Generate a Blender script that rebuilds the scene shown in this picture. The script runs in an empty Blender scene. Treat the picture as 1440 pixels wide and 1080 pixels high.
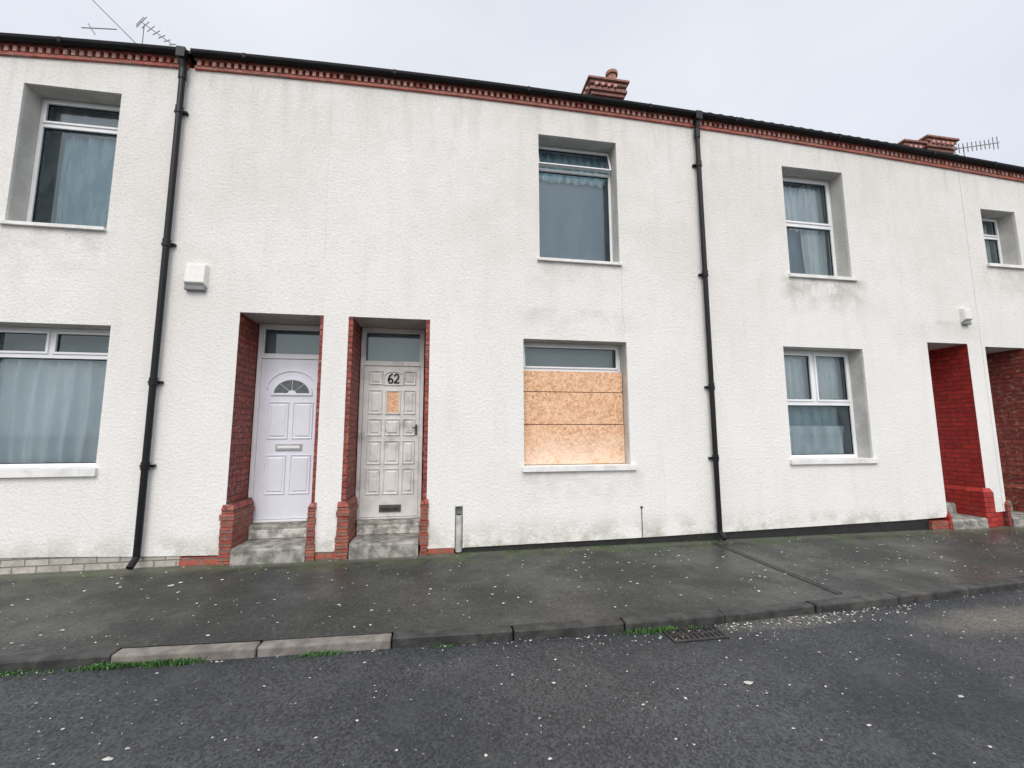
import bpy, math, random
import numpy as np
from mathutils import Matrix, Vector
random.seed(7)
S=1.1957; H=1.244; D=4.6
SC=bpy.context.scene
def T(p): return (p[0]*S,p[1]*S,(p[2]+H)*S)
col=SC.collection

# ------------------------------------------------------------ node helpers
class NT:
    def __init__(s,name):
        s.m=bpy.data.materials.new(name); s.m.use_nodes=True
        s.t=s.m.node_tree; s.n=s.t.nodes; s.l=s.t.links
        s.b=s.n['Principled BSDF']; s.out=s.n['Material Output']
        g=s.n.new('ShaderNodeNewGeometry'); s.pos=g.outputs['Position']; s.geo=g
        sp=s.n.new('ShaderNodeSeparateXYZ'); s.l.new(s.pos,sp.inputs[0])
        s.x,s.y,s.z=sp.outputs
    def put(s,sock,v):
        if hasattr(v,'is_linked') or hasattr(v,'links'): s.l.new(v,sock)
        elif v is not None:
            if isinstance(v,(tuple,list)) and len(v)==3 and sock.type=='RGBA': v=(*v,1)
            sock.default_value=v
    def math(s,op,a,b=None,c=None,clamp=False):
        n=s.n.new('ShaderNodeMath'); n.operation=op; n.use_clamp=clamp
        s.put(n.inputs[0],a)
        if b is not None: s.put(n.inputs[1],b)
        if c is not None: s.put(n.inputs[2],c)
        return n.outputs[0]
    def vec(s,x,y,z):
        n=s.n.new('ShaderNodeCombineXYZ')
        for i,v in enumerate((x,y,z)): s.put(n.inputs[i],v)
        return n.outputs[0]
    def scalev(s,v,sc):
        n=s.n.new('ShaderNodeVectorMath'); n.operation='MULTIPLY'; s.put(n.inputs[0],v); n.inputs[1].default_value=sc; return n.outputs[0]
    def noise(s,scale,detail=4,rough=.55,vec=None,dist=0):
        n=s.n.new('ShaderNodeTexNoise'); n.inputs['Scale'].default_value=scale; n.inputs['Detail'].default_value=detail
        n.inputs['Roughness'].default_value=rough; n.inputs['Distortion'].default_value=dist
        s.put(n.inputs['Vector'],vec if vec is not None else s.pos); return n.outputs['Fac']
    def vor(s,scale,vec=None,out='Distance',rnd=1.0,feat='F1'):
        n=s.n.new('ShaderNodeTexVoronoi'); n.feature=feat; n.inputs['Scale'].default_value=scale; n.inputs['Randomness'].default_value=rnd
        s.put(n.inputs['Vector'],vec if vec is not None else s.pos); return n.outputs[out]
    def ramp(s,f,a,b,lo=0.,hi=1.):
        n=s.n.new('ShaderNodeMapRange'); n.interpolation_type='SMOOTHSTEP'; n.clamp=True
        s.put(n.inputs['Value'],f)
        n.inputs['From Min'].default_value=a; n.inputs['From Max'].default_value=b; n.inputs['To Min'].default_value=lo; n.inputs['To Max'].default_value=hi
        return n.outputs[0]
    def mix(s,f,a,b,mode='MIX'):
        n=s.n.new('ShaderNodeMixRGB'); n.blend_type=mode
        s.put(n.inputs[0],f); s.put(n.inputs[1],a); s.put(n.inputs[2],b); return n.outputs[0]
    def bump(s,h,strength=.4,dist=.01,prev=None):
        n=s.n.new('ShaderNodeBump'); n.inputs['Strength'].default_value=strength; n.inputs['Distance'].default_value=dist
        s.put(n.inputs['Height'],h)
        if prev is not None: s.l.new(prev,n.inputs['Normal'])
        return n.outputs[0]
    def fin(s,color=None,rough=None,normal=None,spec=None):
        if color is not None: s.put(s.b.inputs['Base Color'],color)
        if rough is not None: s.put(s.b.inputs['Roughness'],rough)
        if normal is not None: s.l.new(normal,s.b.inputs['Normal'])
        if spec is not None: s.b.inputs['Specular IOR Level'].default_value=spec
        return s.m
def mx(v): return v*S
def mz(v): return (v+H)*S

def simple(name,c,rough=.5,nscale=8,amt=.15,bump=0,spec=.5,dirt=None,dcol=(.16,.14,.11)):
    t=NT(name); f=t.noise(nscale,3)
    c2=tuple(k*(1-amt) for k in c)
    cc=t.mix(t.ramp(f,.35,.65),c2,c)
    if dirt:
        d=t.ramp(t.noise(3.1,6,.7),.5,.72); cc=t.mix(t.math('MULTIPLY',d,dirt),cc,dcol)
    nm=t.bump(t.noise(nscale*12,2),bump,.004) if bump else None
    return t.fin(cc,rough,nm,spec)

# render (wall) material ------------------------------------------------
def wall_mat():
    t=NT("painted_roughcast")
    big=t.noise(.6,4,.6); med=t.noise(3.5,5,.68); fine=t.noise(34,3,.65)
    c=t.mix(t.ramp(big,.3,.7),(.715,.70,.665),(.79,.78,.755))
    c=t.mix(t.ramp(med,.42,.75,0,.30),c,(.64,.625,.585))
    c=t.mix(t.ramp(fine,.50,.68,0,.36),c,(.50,.485,.45))
    low=t.ramp(t.z,mz(-.2),mz(2.6),1,0)
    c=t.mix(t.math('MULTIPLY',low,.5),c,(.83,.825,.805))
    st=t.noise(1.6,4,.6,vec=t.scalev(t.pos,(4,1,.55)))
    top=t.ramp(t.z,mz(3.0),mz(4.0))
    c=t.mix(t.math('MULTIPLY',t.ramp(st,.45,.75),t.math('MULTIPLY_ADD',top,.26,.10)),c,(.48,.46,.42))
    tot=None
    for (a,b,z,dp,am) in [(4.35,5.5,2.0,.6,.8),(1.0,2.15,1.98,.45,.25),(-4.3,-3.3,2.0,.6,.35),(7.6,8.4,2.35,.7,.4),(.85,2.25,-.43,.45,.3),(.85,2.2,1.42,.36,.22),(6.3,7.4,1.5,.3,.3)]:
        mxx=t.math('MULTIPLY',t.ramp(t.x,mx(a-.15),mx(a+.15)),t.ramp(t.x,mx(b-.15),mx(b+.15),1,0))
        mzz=t.math('MULTIPLY',t.ramp(t.z,mz(z-.01),mz(z+.03),1,0),t.ramp(t.z,mz(z-dp),mz(z),0,1))
        v=t.math('MULTIPLY',t.math('MULTIPLY',mxx,mzz),am)
        tot=v if tot is None else t.math('ADD',tot,v)
    d=t.math('MULTIPLY',tot,t.ramp(med,.34,.66))
    c=t.mix(d,c,(.36,.345,.31))
    # mottled darker tone on wall faces set back inside the openings
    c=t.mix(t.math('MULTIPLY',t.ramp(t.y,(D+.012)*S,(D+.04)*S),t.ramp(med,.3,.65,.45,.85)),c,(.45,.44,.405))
    spl=t.ramp(t.z,mz(-1.2),mz(-.85),1,0)
    c=t.mix(t.math('MULTIPLY',spl,t.ramp(med,.38,.64,0,.75)),c,(.38,.37,.30))
    wob=t.math('MULTIPLY_ADD',med,.10,-.05)
    for (xc,za,zb_,am) in ((2.11,1.1,1.98,.5),(-1.27,1.9,3.6,.3),(6.15,1.3,3.6,.22),(2.55,-1.2,-.3,.3)):
        dd=t.math('ABSOLUTE',t.math('SUBTRACT',t.math('SUBTRACT',t.x,mx(xc)),wob))
        m=t.math('MULTIPLY',t.ramp(dd,.001,.005,am,0),t.math('MULTIPLY',t.ramp(t.z,mz(za)-.05,mz(za)+.05),t.ramp(t.z,mz(zb_)-.05,mz(zb_)+.05,1,0)))
        c=t.mix(m,c,(.33,.31,.28))
    n1=t.bump(t.noise(30,4,.72),.7,.018)
    return t.fin(c,.88,n1,.2)

def brick_mat(name,c1,c2,mortar,flake=.3,flc=(.48,.36,.28),ms=.007):
    t=NT(name)
    v=t.vec(t.math('ADD',t.x,t.y),t.z,0)
    b=t.n.new('ShaderNodeTexBrick'); t.l.new(v,b.inputs['Vector'])
    b.inputs['Scale'].default_value=1.0; b.inputs['Brick Width'].default_value=.225; b.inputs['Row Height'].default_value=.075
    b.inputs['Mortar Size'].default_value=ms; b.inputs['Mortar Smooth'].default_value=.3; b.inputs['Bias'].default_value=0
    b.inputs['Color1'].default_value=(*c1,1); b.inputs['Color2'].default_value=(*c2,1); b.inputs['Mortar'].default_value=(*mortar,1)
    n1=t.noise(9,5,.72)
    c=t.mix(t.ramp(n1,.40,.7,0,.6),b.outputs['Color'],tuple(k*.4 for k in c1))
    n2=t.noise(13,5,.78,vec=t.scalev(t.pos,(1,1,1.6)))
    c=t.mix(t.ramp(n2,.54,.62,0,flake),c,flc)
    h=t.math('ADD',t.math('MULTIPLY',b.outputs['Fac'],-1.),t.math('MULTIPLY',n2,.7))
    return t.fin(c,.6,t.bump(h,.9,.012),.35)

def osb_mat():
    t=NT("osb_board")
    lays=[]
    for i,(rot,sc) in enumerate([(.3,(11,1,46)),(-.7,(14,1,40)),(1.2,(12,1,43))]):
        r=t.n.new('ShaderNodeVectorRotate'); r.rotation_type='AXIS_ANGLE'; r.inputs['Axis'].default_value=(0,1,0); r.inputs['Angle'].default_value=rot
        t.l.new(t.pos,r.inputs['Vector'])
        lays.append(t.vor(1.3,vec=t.scalev(r.outputs[0],sc),out='Color'))
    sel=t.ramp(t.noise(18,1),.45,.55); sel2=t.ramp(t.noise(15,1,vec=t.scalev(t.pos,(1,3,1))),.5,.6)
    bw=t.math('MULTIPLY',t.mix(sel2,t.mix(sel,lays[0],lays[1]),lays[2]),1.0)
    c=t.mix(t.ramp(bw,.0,1.),(.58,.31,.165),(.86,.59,.40))
    c=t.mix(t.ramp(bw,.06,.22,.55,0),c,(.34,.15,.07))
    z=t.ramp(t.z,mz(-.33),mz(.13),.5,0)
    c=t.mix(t.math('MULTIPLY',z,t.ramp(t.noise(4,5,.7),.35,.6,.4,1)),c,(.84,.73,.62))
    c=t.mix(t.ramp(t.noise(5,4,.7),.5,.75,0,.25),c,(.42,.25,.14))
    return t.fin(c,.75,None,.2)

def asphalt(name,base,wetlo,wethi,moss=False):
    t=NT(name)
    agg=t.math('MULTIPLY',t.vor(85,out='Color'),1.)
    c=t.mix(t.ramp(agg,.1,.95),tuple(k*.45 for k in base),tuple(k*1.75 for k in base))
    n7=t.noise(.7,5,.62); n26=t.noise(2.6,6,.72)
    c=t.mix(t.ramp(n7,.38,.66,0,.55),c,tuple(k*.5 for k in base))
    c=t.mix(t.ramp(n26,.48,.75,0,.4),c,(base[0]*2.0,base[1]*1.95,base[2]*1.8))
    for sc,th,am,pr in ((17,.12,.65,.5),(4.2,.055,.8,.45)):
        n=t.n.new('ShaderNodeTexVoronoi'); n.inputs['Scale'].default_value=sc; t.l.new(t.pos,n.inputs['Vector'])
        m=t.math('MULTIPLY',t.ramp(n.outputs['Distance'],th*.5,th,1,0),t.ramp(n.outputs['Color'],pr,pr+.02))
        c=t.mix(t.math('MULTIPLY',m,am),c,(.32,.31,.28))
    if moss:
        w=t.ramp(t.y,(D-.5)*S,(D-.02)*S)
        c=t.mix(t.math('MULTIPLY',w,t.ramp(n26,.40,.60,0,.6)),c,(.09,.125,.045))
        c=t.mix(t.math('MULTIPLY',t.ramp(t.y,(D-.2)*S,(D-.03)*S),t.ramp(n26,.5,.6,.5,0)),c,(.18,.18,.15))
    else:
        for (cx,cy,rx,ry,am,cc) in ((3.95,2.5,.75,.2,.55,(.22,.205,.17)),(2.35,2.73,.65,.11,.4,(.20,.19,.16))):
            dx=t.math('SUBTRACT',t.x,mx(cx)); dy=t.math('SUBTRACT',t.y,mx(cy))
            e=t.math('ADD',t.math('POWER',t.math('DIVIDE',dx,rx*S),2.),t.math('POWER',t.math('DIVIDE',dy,ry*S),2.))
            e=t.math('ADD',e,t.math('MULTIPLY',n26,2.2))
            c=t.mix(t.math('MULTIPLY',t.ramp(e,1.0,2.6,am,0),t.ramp(agg,.1,.7,.4,1)),c,cc)
    r=t.ramp(n7,.36,.62,wetlo,wethi)
    nm=t.bump(t.math('ADD',agg,t.math('MULTIPLY',n26,6.)),.6,.006)
    return t.fin(c,r,nm,.4)

def glass_mat():
    t=NT("window_glass"); n=t.n
    n.remove(t.b)
    tr=n.new('ShaderNodeBsdfTransparent'); tr.inputs[0].default_value=(.90,.96,.98,1)
    gl=n.new('ShaderNodeBsdfGlossy'); gl.inputs['Roughness'].default_value=.03; gl.inputs[0].default_value=(.82,.94,1,1)
    fr=n.new('ShaderNodeFresnel'); fr.inputs[0].default_value=1.8
    mxs=n.new('ShaderNodeMixShader'); t.l.new(fr.outputs[0],mxs.inputs[0]); t.l.new(tr.outputs[0],mxs.inputs[1]); t.l.new(gl.outputs[0],mxs.inputs[2])
    df=n.new('ShaderNodeBsdfDiffuse'); df.inputs[0].default_value=(.42,.50,.53,1)
    m2=n.new('ShaderNodeMixShader'); t.l.new(t.ramp(t.noise(3,4,.7,vec=t.scalev(t.pos,(2,1,.8))),.35,.75,.02,.10),m2.inputs[0])
    t.l.new(mxs.outputs[0],m2.inputs[1]); t.l.new(df.outputs[0],m2.inputs[2]); t.l.new(m2.outputs[0],t.out.inputs[0])
    return t.m

def cloth(name,c,c2,scale=6):
    t=NT(name); f=t.noise(scale,3,.6,vec=t.scalev(t.pos,(1,1,.25)))
    return t.fin(t.mix(t.ramp(f,.4,.6),c,c2),.9,None,.1)

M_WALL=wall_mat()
M_BRICK=brick_mat("red_painted_brick",(.34,.068,.048),(.21,.042,.032),(.075,.03,.025),.65,(.38,.27,.21))
M_BRICKB=brick_mat("weathered_base_brick",(.40,.125,.08),(.30,.055,.04),(.17,.14,.12),.65,(.24,.20,.17),.010)
M_BRICK_R=brick_mat("bright_red_painted_brick",(.46,.035,.025),(.33,.022,.018),(.15,.02,.016),.4,(.25,.09,.07))
M_CORN=brick_mat("cornice_brick",(.50,.14,.10),(.40,.11,.08),(.36,.25,.21),.4)
M_CHIM=brick_mat("chimney_brick",(.33,.135,.105),(.24,.09,.07),(.26,.20,.17),.5)
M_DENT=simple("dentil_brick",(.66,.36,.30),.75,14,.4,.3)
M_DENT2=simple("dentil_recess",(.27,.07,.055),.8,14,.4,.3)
M_WBRICK=brick_mat("white_painted_brick",(.52,.50,.46),(.40,.385,.35),(.20,.185,.16),.6)
M_BLACKP=simple("bitumen_plinth",(.018,.018,.018),.6,7,.4,.4)
M_UPVC=simple("white_upvc",(.82,.83,.84),.28,3,.05,0,dirt=.12)
M_SILL=simple("white_sill",(.78,.78,.76),.5,5,.14,.1,dirt=.3)
M_DOORW=simple("white_upvc_door",(.76,.78,.86),.3,2.5,.05,0,dirt=.08)
M_DOORO=simple("old_painted_door",(.72,.71,.685),.5,6,.14,.25,dirt=.5)
M_BLACK=simple("black_plastic",(.008,.009,.011),.38,10,.3,.0,.3)
M_GUT=simple("black_gutter",(.010,.011,.012),.6,10,.3,.0,.2)
M_GREY=simple("grey_plastic",(.25,.26,.27),.5,10,.2,.05)
M_FAN=simple("fanlight_obscure_glass",(.10,.12,.13),.15,20,.4,.1,.6)
M_ALARM=simple("alarm_plastic",(.74,.74,.70),.4,6,.08,.02,dirt=.2)
M_CONC=simple("worn_step_stone",(.36,.35,.32),.8,9,.55,.7,.3,dirt=.9,dcol=(.08,.08,.06))
M_STEPW=simple("step_white_paint",(.60,.59,.55),.75,9,.6,.6,.3,dirt=.95)
M_OSB=osb_mat(); M_GLASS=glass_mat()
M_PAVE=asphalt("wet_pavement_asphalt",(.036,.039,.036),.30,.62,True)
M_ROAD=asphalt("road_asphalt",(.040,.043,.047),.42,.72,False)
M_KERB=simple("dark_kerb_stone",(.052,.052,.05),.55,9,.55,.6,.4,dirt=.5,dcol=(.12,.115,.10))
M_KERBL=simple("pale_kerb_stone",(.22,.20,.18),.75,9,.4,.6,dirt=.5)
M_TILE=simple("roof_tile",(.045,.045,.045),.7,8,.5,.4,.3)
M_IRON=simple("cast_iron",(.04,.038,.036),.5,12,.5,.3)
M_HOLE=simple("dark_void",(.01,.01,.01),.9,5,.2)
M_ROOM=simple("room_plaster",(.30,.35,.38),.9,3,.2)
M_CUR1=cloth("pale_curtain",(.95,.97,.97),(.88,.93,.95))
M_CUR2=cloth("teal_curtain",(.40,.58,.62),(.26,.42,.47),9)
M_CUR3=cloth("white_net",(.95,.95,.94),(.82,.86,.85),14)
M_SLATE=cloth("slate_blue_pane_backing",(.24,.33,.40),(.22,.31,.38),.6)  # flat backing behind panes; house B's upper window uses it as painted reflection
M_CUR5=cloth("grey_blind",(.34,.37,.36),(.28,.31,.30),1.5)
M_POT=simple("terracotta_pot",(.36,.19,.13),.8,9,.35,.3)
M_ALU=simple("aerial_metal",(.25,.23,.25),.5,5,.2)
M_MOSS=simple("mossy_cap",(.16,.15,.11),.9,9,.5,.5)
M_HAND=simple("door_hardware",(.08,.08,.08),.35,9,.2)
M_LETT=simple("letterbox_metal",(.42,.42,.43),.3,9,.2)
M_DIRTP=simple("pipe_grey",(.55,.56,.53),.6,9,.3,.1,dirt=.4)
M_MORT=simple("lime_mortar",(.16,.13,.11),.9,20,.5,.4)

# ------------------------------------------------------------ mesh builder
class B:
    def __init__(s): s.v=[];s.f=[];s.mi=[];s.mats=[]
    def m(s,mat):
        if mat not in s.mats: s.mats.append(mat)
        return s.mats.index(mat)
    def add(s,vs,fs,mat):
        o=len(s.v); s.v+= [tuple(v) for v in vs]; k=s.m(mat)
        for f in fs: s.f.append(tuple(i+o for i in f)); s.mi.append(k)
    def box(s,x0,x1,y0,y1,z0,z1,mat,xf=None):
        vs=[(x,y,z) for x in (x0,x1) for y in (y0,y1) for z in (z0,z1)]
        if xf: vs=[xf(v) for v in vs]
        s.add(vs,[(0,1,3,2),(4,6,7,5),(0,4,5,1),(2,3,7,6),(0,2,6,4),(1,5,7,3)],mat)
    def quad(s,a,b,c,d,mat): s.add([a,b,c,d],[(0,1,2,3)],mat)
    def cyl(s,p0,p1,r0,mat,r1=None,n=16,caps=True):
        p0=Vector(p0);p1=Vector(p1); r1=r0 if r1 is None else r1
        d=(p1-p0).normalized(); a=Vector((0,0,1)) if abs(d.z)<.9 else Vector((1,0,0))
        u=d.cross(a).normalized(); w=d.cross(u)
        vs=[];
        for p,r in ((p0,r0),(p1,r1)):
            for i in range(n):
                t=2*math.pi*i/n; vs.append(tuple(p+u*r*math.cos(t)+w*r*math.sin(t)))
        fs=[(i,(i+1)%n,n+(i+1)%n,n+i) for i in range(n)]
        if caps: fs+=[tuple(range(n))[::-1],tuple(range(n,2*n))]
        s.add(vs,fs,mat)
    def loops(s,rects,mat,cap=True):
        vs=[];fs=[]
        for (x0,x1,z0,z1,y) in rects: vs+=[(x0,y,z0),(x1,y,z0),(x1,y,z1),(x0,y,z1)]
        for k in range(len(rects)-1):
            for i in range(4): fs.append((4*k+i,4*k+(i+1)%4,4*k+4+(i+1)%4,4*k+4+i))
        if cap: k=4*(len(rects)-1); fs.append((k,k+1,k+2,k+3))
        s.add(vs,fs,mat)
    def panel(s,x0,x1,z0,z1,y,mat,d=.012,w=.016):
        s.loops([(x0,x1,z0,z1,y+.001),(x0+w*.3,x1-w*.3,z0+w*.3,z1-w*.3,y-d),(x0+w,x1-w,z0+w,z1-w,y-.001),(x0+w*1.5,x1-w*1.5,z0+w*1.5,z1-w*1.5,y-.001),(x0+w*2.3,x1-w*2.3,z0+w*2.3,z1-w*2.3,y-d*.8)],mat)
    def obj(s,name,parent=None,bevel=0,smooth=False,weld=False,recalc=True):
        me=bpy.data.meshes.new(name); me.from_pydata([T(v) for v in s.v],[],s.f)
        for m in s.mats: me.materials.append(m)
        for p,k in zip(me.polygons,s.mi): p.material_index=k; p.use_smooth=smooth
        import bmesh
        bm=bmesh.new(); bm.from_mesh(me)
        if weld: bmesh.ops.remove_doubles(bm,verts=bm.verts,dist=.0005)
        if recalc: bmesh.ops.recalc_face_normals(bm,faces=bm.faces)
        bm.to_mesh(me); bm.free()
        me.update()
        o=bpy.data.objects.new(name,me); col.objects.link(o)
        if parent: o.parent=parent
        if bevel:
            b=o.modifiers.new("b",'BEVEL'); b.width=bevel; b.segments=2; b.limit_method='ANGLE'; b.angle_limit=.6
        return o
def empty(name):
    e=bpy.data.objects.new(name,None); col.objects.link(e); e.empty_display_size=.3; return e

# ------------------------------------------------------------ curves
bb=np.polyfit([-4.41,-2.64,-1.02,.61,3.16,5.59,8.58],[3.76,3.87,3.93,3.94,3.92,3.85,3.71],3)
def zband(x): x=min(max(x,-5.2),9.2); return float(np.polyval(bb,x))
wbx=[-3.86,-2.37,.16,2.26,3.17,6.09,7.72]; wbz=[-1.09,-1.15,-1.192,-1.175,-1.158,-1.11,-1.04]
def zwb(x): return float(np.interp(x,wbx,wbz))
kx=[-30,-6,-2.45,-1.83,-1.05,-.28,.47,1.21,1.94,3.5,5.04,8,40]
ky=[3.1,3.06,3.00,2.98,2.935,2.905,2.87,2.855,2.86,2.93,3.04,3.2,3.5]
def kerb(x): return float(np.interp(x,kx,ky))

WIN_Y=D+.20
def facade(parent,x0,x1,holes):
    b=B()
    xs={x0,x1}; zs=set()
    for h in holes:
        xs|={h[0],h[1]}; zs|={h[3]}
        if h[2]>-1.05: zs|={h[2]}
    x=x0
    while x<x1: xs.add(round(x,3)); x+=.45
    xs=sorted(xs); xs=[xs[0]]+[q for p,q in zip(xs,xs[1:]) if q-p>1e-4]
    zs=sorted(zs); rows=['B']+zs+['T']
    def zz(r,x): return zwb(x) if r=='B' else (zband(x)+.02 if r=='T' else r)
    for i in range(len(xs)-1):
        xa,xb=xs[i],xs[i+1]; xm=(xa+xb)/2
        for j in range(len(rows)-1):
            za=-1.1 if rows[j]=='B' else rows[j]; zb_=3.75 if rows[j+1]=='T' else rows[j+1]; zm=(za+zb_)/2
            if any(h[0]<xm<h[1] and h[2]<zm<h[3] for h in holes): continue
            b.quad((xa,D,zz(rows[j],xa)),(xb,D,zz(rows[j],xb)),(xb,D,zz(rows[j+1],xb)),(xa,D,zz(rows[j+1],xa)),M_WALL)
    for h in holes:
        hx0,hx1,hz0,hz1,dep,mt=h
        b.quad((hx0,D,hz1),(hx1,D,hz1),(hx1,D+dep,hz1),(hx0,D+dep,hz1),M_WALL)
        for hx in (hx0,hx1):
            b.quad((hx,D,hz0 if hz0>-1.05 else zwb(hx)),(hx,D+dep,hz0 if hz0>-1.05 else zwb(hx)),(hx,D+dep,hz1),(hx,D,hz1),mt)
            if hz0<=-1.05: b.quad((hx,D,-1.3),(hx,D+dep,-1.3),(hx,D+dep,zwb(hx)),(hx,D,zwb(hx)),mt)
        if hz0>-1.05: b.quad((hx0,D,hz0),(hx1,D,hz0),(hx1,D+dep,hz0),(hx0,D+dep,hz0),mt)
    return b.obj("front_wall",parent,bevel=.014,weld=True)

def cornice(parent,x0,x1):
    b=B(); g=B(); step=.3
    n=max(1,round((x1-x0)/step)); dx=(x1-x0)/n
    for i in range(n):
        a=x0+i*dx; c=a+dx
        def sl(v,x_a=a,x_c=c):
            return (v[0],v[1],v[2]+(zband(x_a) if v[0]<=x_a+1e-6 else zband(x_c)))
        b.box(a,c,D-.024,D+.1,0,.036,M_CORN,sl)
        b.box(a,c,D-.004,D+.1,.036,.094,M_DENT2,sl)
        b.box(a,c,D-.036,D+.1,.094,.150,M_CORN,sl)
        prof=[]
        for k in range(9):
            t=math.pi*k/8; prof.append((D-.080-.036*math.cos(t), .135-.034*math.sin(t)))
        prof=[(D-.118,.148)]+prof+[(D-.04,.148)]
        vs=[];m=len(prof)
        for xx in (a,c): vs+=[(xx,py,pz+zband(xx)) for py,pz in prof]
        g.add(vs,[(k,k+1,m+k+1,m+k) for k in range(m-1)],M_GUT)
    x=x0+.03
    while x<x1-.03:
        w=.036; z=zband(x)
        b.box(x,x+w,D-.034,D,z+.037,z+.093,M_DENT if random.random()>.15 else M_CORN)
        x+=.072
    x=x0+.5
    while x<x1-.1:
        z=zband(x); g.box(x,x+.03,D-.121,D-.04,z+.099,z+.151,M_GUT); x+=1.55
    b.obj("brick_cornice",parent,bevel=.003); g.obj("gutter",parent)

RY=7.7
def roof(parent,x0,x1,amp=.012):
    b=B(); n=int((x1-x0)/.03); rows=6
    vs=[];fs=[]
    def w_(x): return amp*(abs(math.sin(math.pi*x/.15))**.6)
    for j in range(rows+1):
        t=j/rows
        for i in range(n+1):
            x=x0+(x1-x0)*i/n
            vs.append((x,D-.07+(RY-D+.07)*t,zband(x)+.158+w_(x)+t*2.15))
    for j in range(rows):
        for i in range(n):
            k=j*(n+1)+i; fs.append((k,k+1,k+n+2,k+n+1))
    b.add(vs,fs,M_TILE)
    vs=[]
    for i in range(n+1):
        x=x0+(x1-x0)*i/n
        vs+=[(x,D-.07,zband(x)+.158+w_(x)),(x,D-.068,zband(x)+.13)]
    b.add(vs,[(2*i,2*i+1,2*i+3,2*i+2) for i in range(n)],M_TILE)
    za,zb_=zband(x0),zband(x1)
    b.quad((x0,RY,za+2.30),(x1,RY,zb_+2.30),(x1,11,zb_),(x0,11,za),M_TILE)
    b.cyl((x0,RY,za+2.31),(x1,RY,zb_+2.31),.08,M_TILE,n=12)
    b.obj("roof",parent)
    c=B(); c.quad((x0,10.9,-1.3),(x1,10.9,-1.3),(x1,10.9,zb_+.1),(x0,10.9,za+.1),M_CHIM); c.obj("back_wall",parent)

def gable(parent,x):
    b=B(); z=zband(x)+.1
    b.add([(x,D,-1.3),(x,10.9,-1.3),(x,10.9,z),(x,RY,z+2.18),(x,D,z)],[(0,1,2,3,4)],M_CHIM); b.obj("gable_wall",parent)

def curtain(b,x0,x1,z0,z1,y,mat,n=9,amp=.03,gather=0,ph=0):
    nx=int((x1-x0)/.008)+2; nz=16; vs=[]
    for j in range(nz+1):
        v=j/nz
        for i in range(nx+1):
            u=i/nx; xx=x0+(x1-x0)*u+gather*math.sin(v*2.6)*(u-.5)
            a=amp*(math.sin(n*2*math.pi*u+ph+.8*math.sin(3*v+u*4))+.4*math.sin(n*4.7*u+ph*2+v*1.5)+.25*math.sin(n*13.*u+ph+v))
            vs.append((xx,y+a,z0+(z1-z0)*v+.012*math.sin(n*2.1*u)*(1-v)))
    fs=[(j*(nx+1)+i,j*(nx+1)+i+1,(j+1)*(nx+1)+i+1,(j+1)*(nx+1)+i) for j in range(nz) for i in range(nx)]
    b.add(vs,fs,mat)

def frame_rect(b,x0,x1,z0,z1,y0,y1,w,mat,xf=None):
    b.box(x0,x0+w,y0,y1,z0,z1,mat,xf); b.box(x1-w,x1,y0,y1,z0,z1,mat,xf)
    b.box(x0+w,x1-w,y0,y1,z0,z0+w,mat,xf); b.box(x0+w,x1-w,y0,y1,z1-w,z1,mat,xf)

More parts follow.
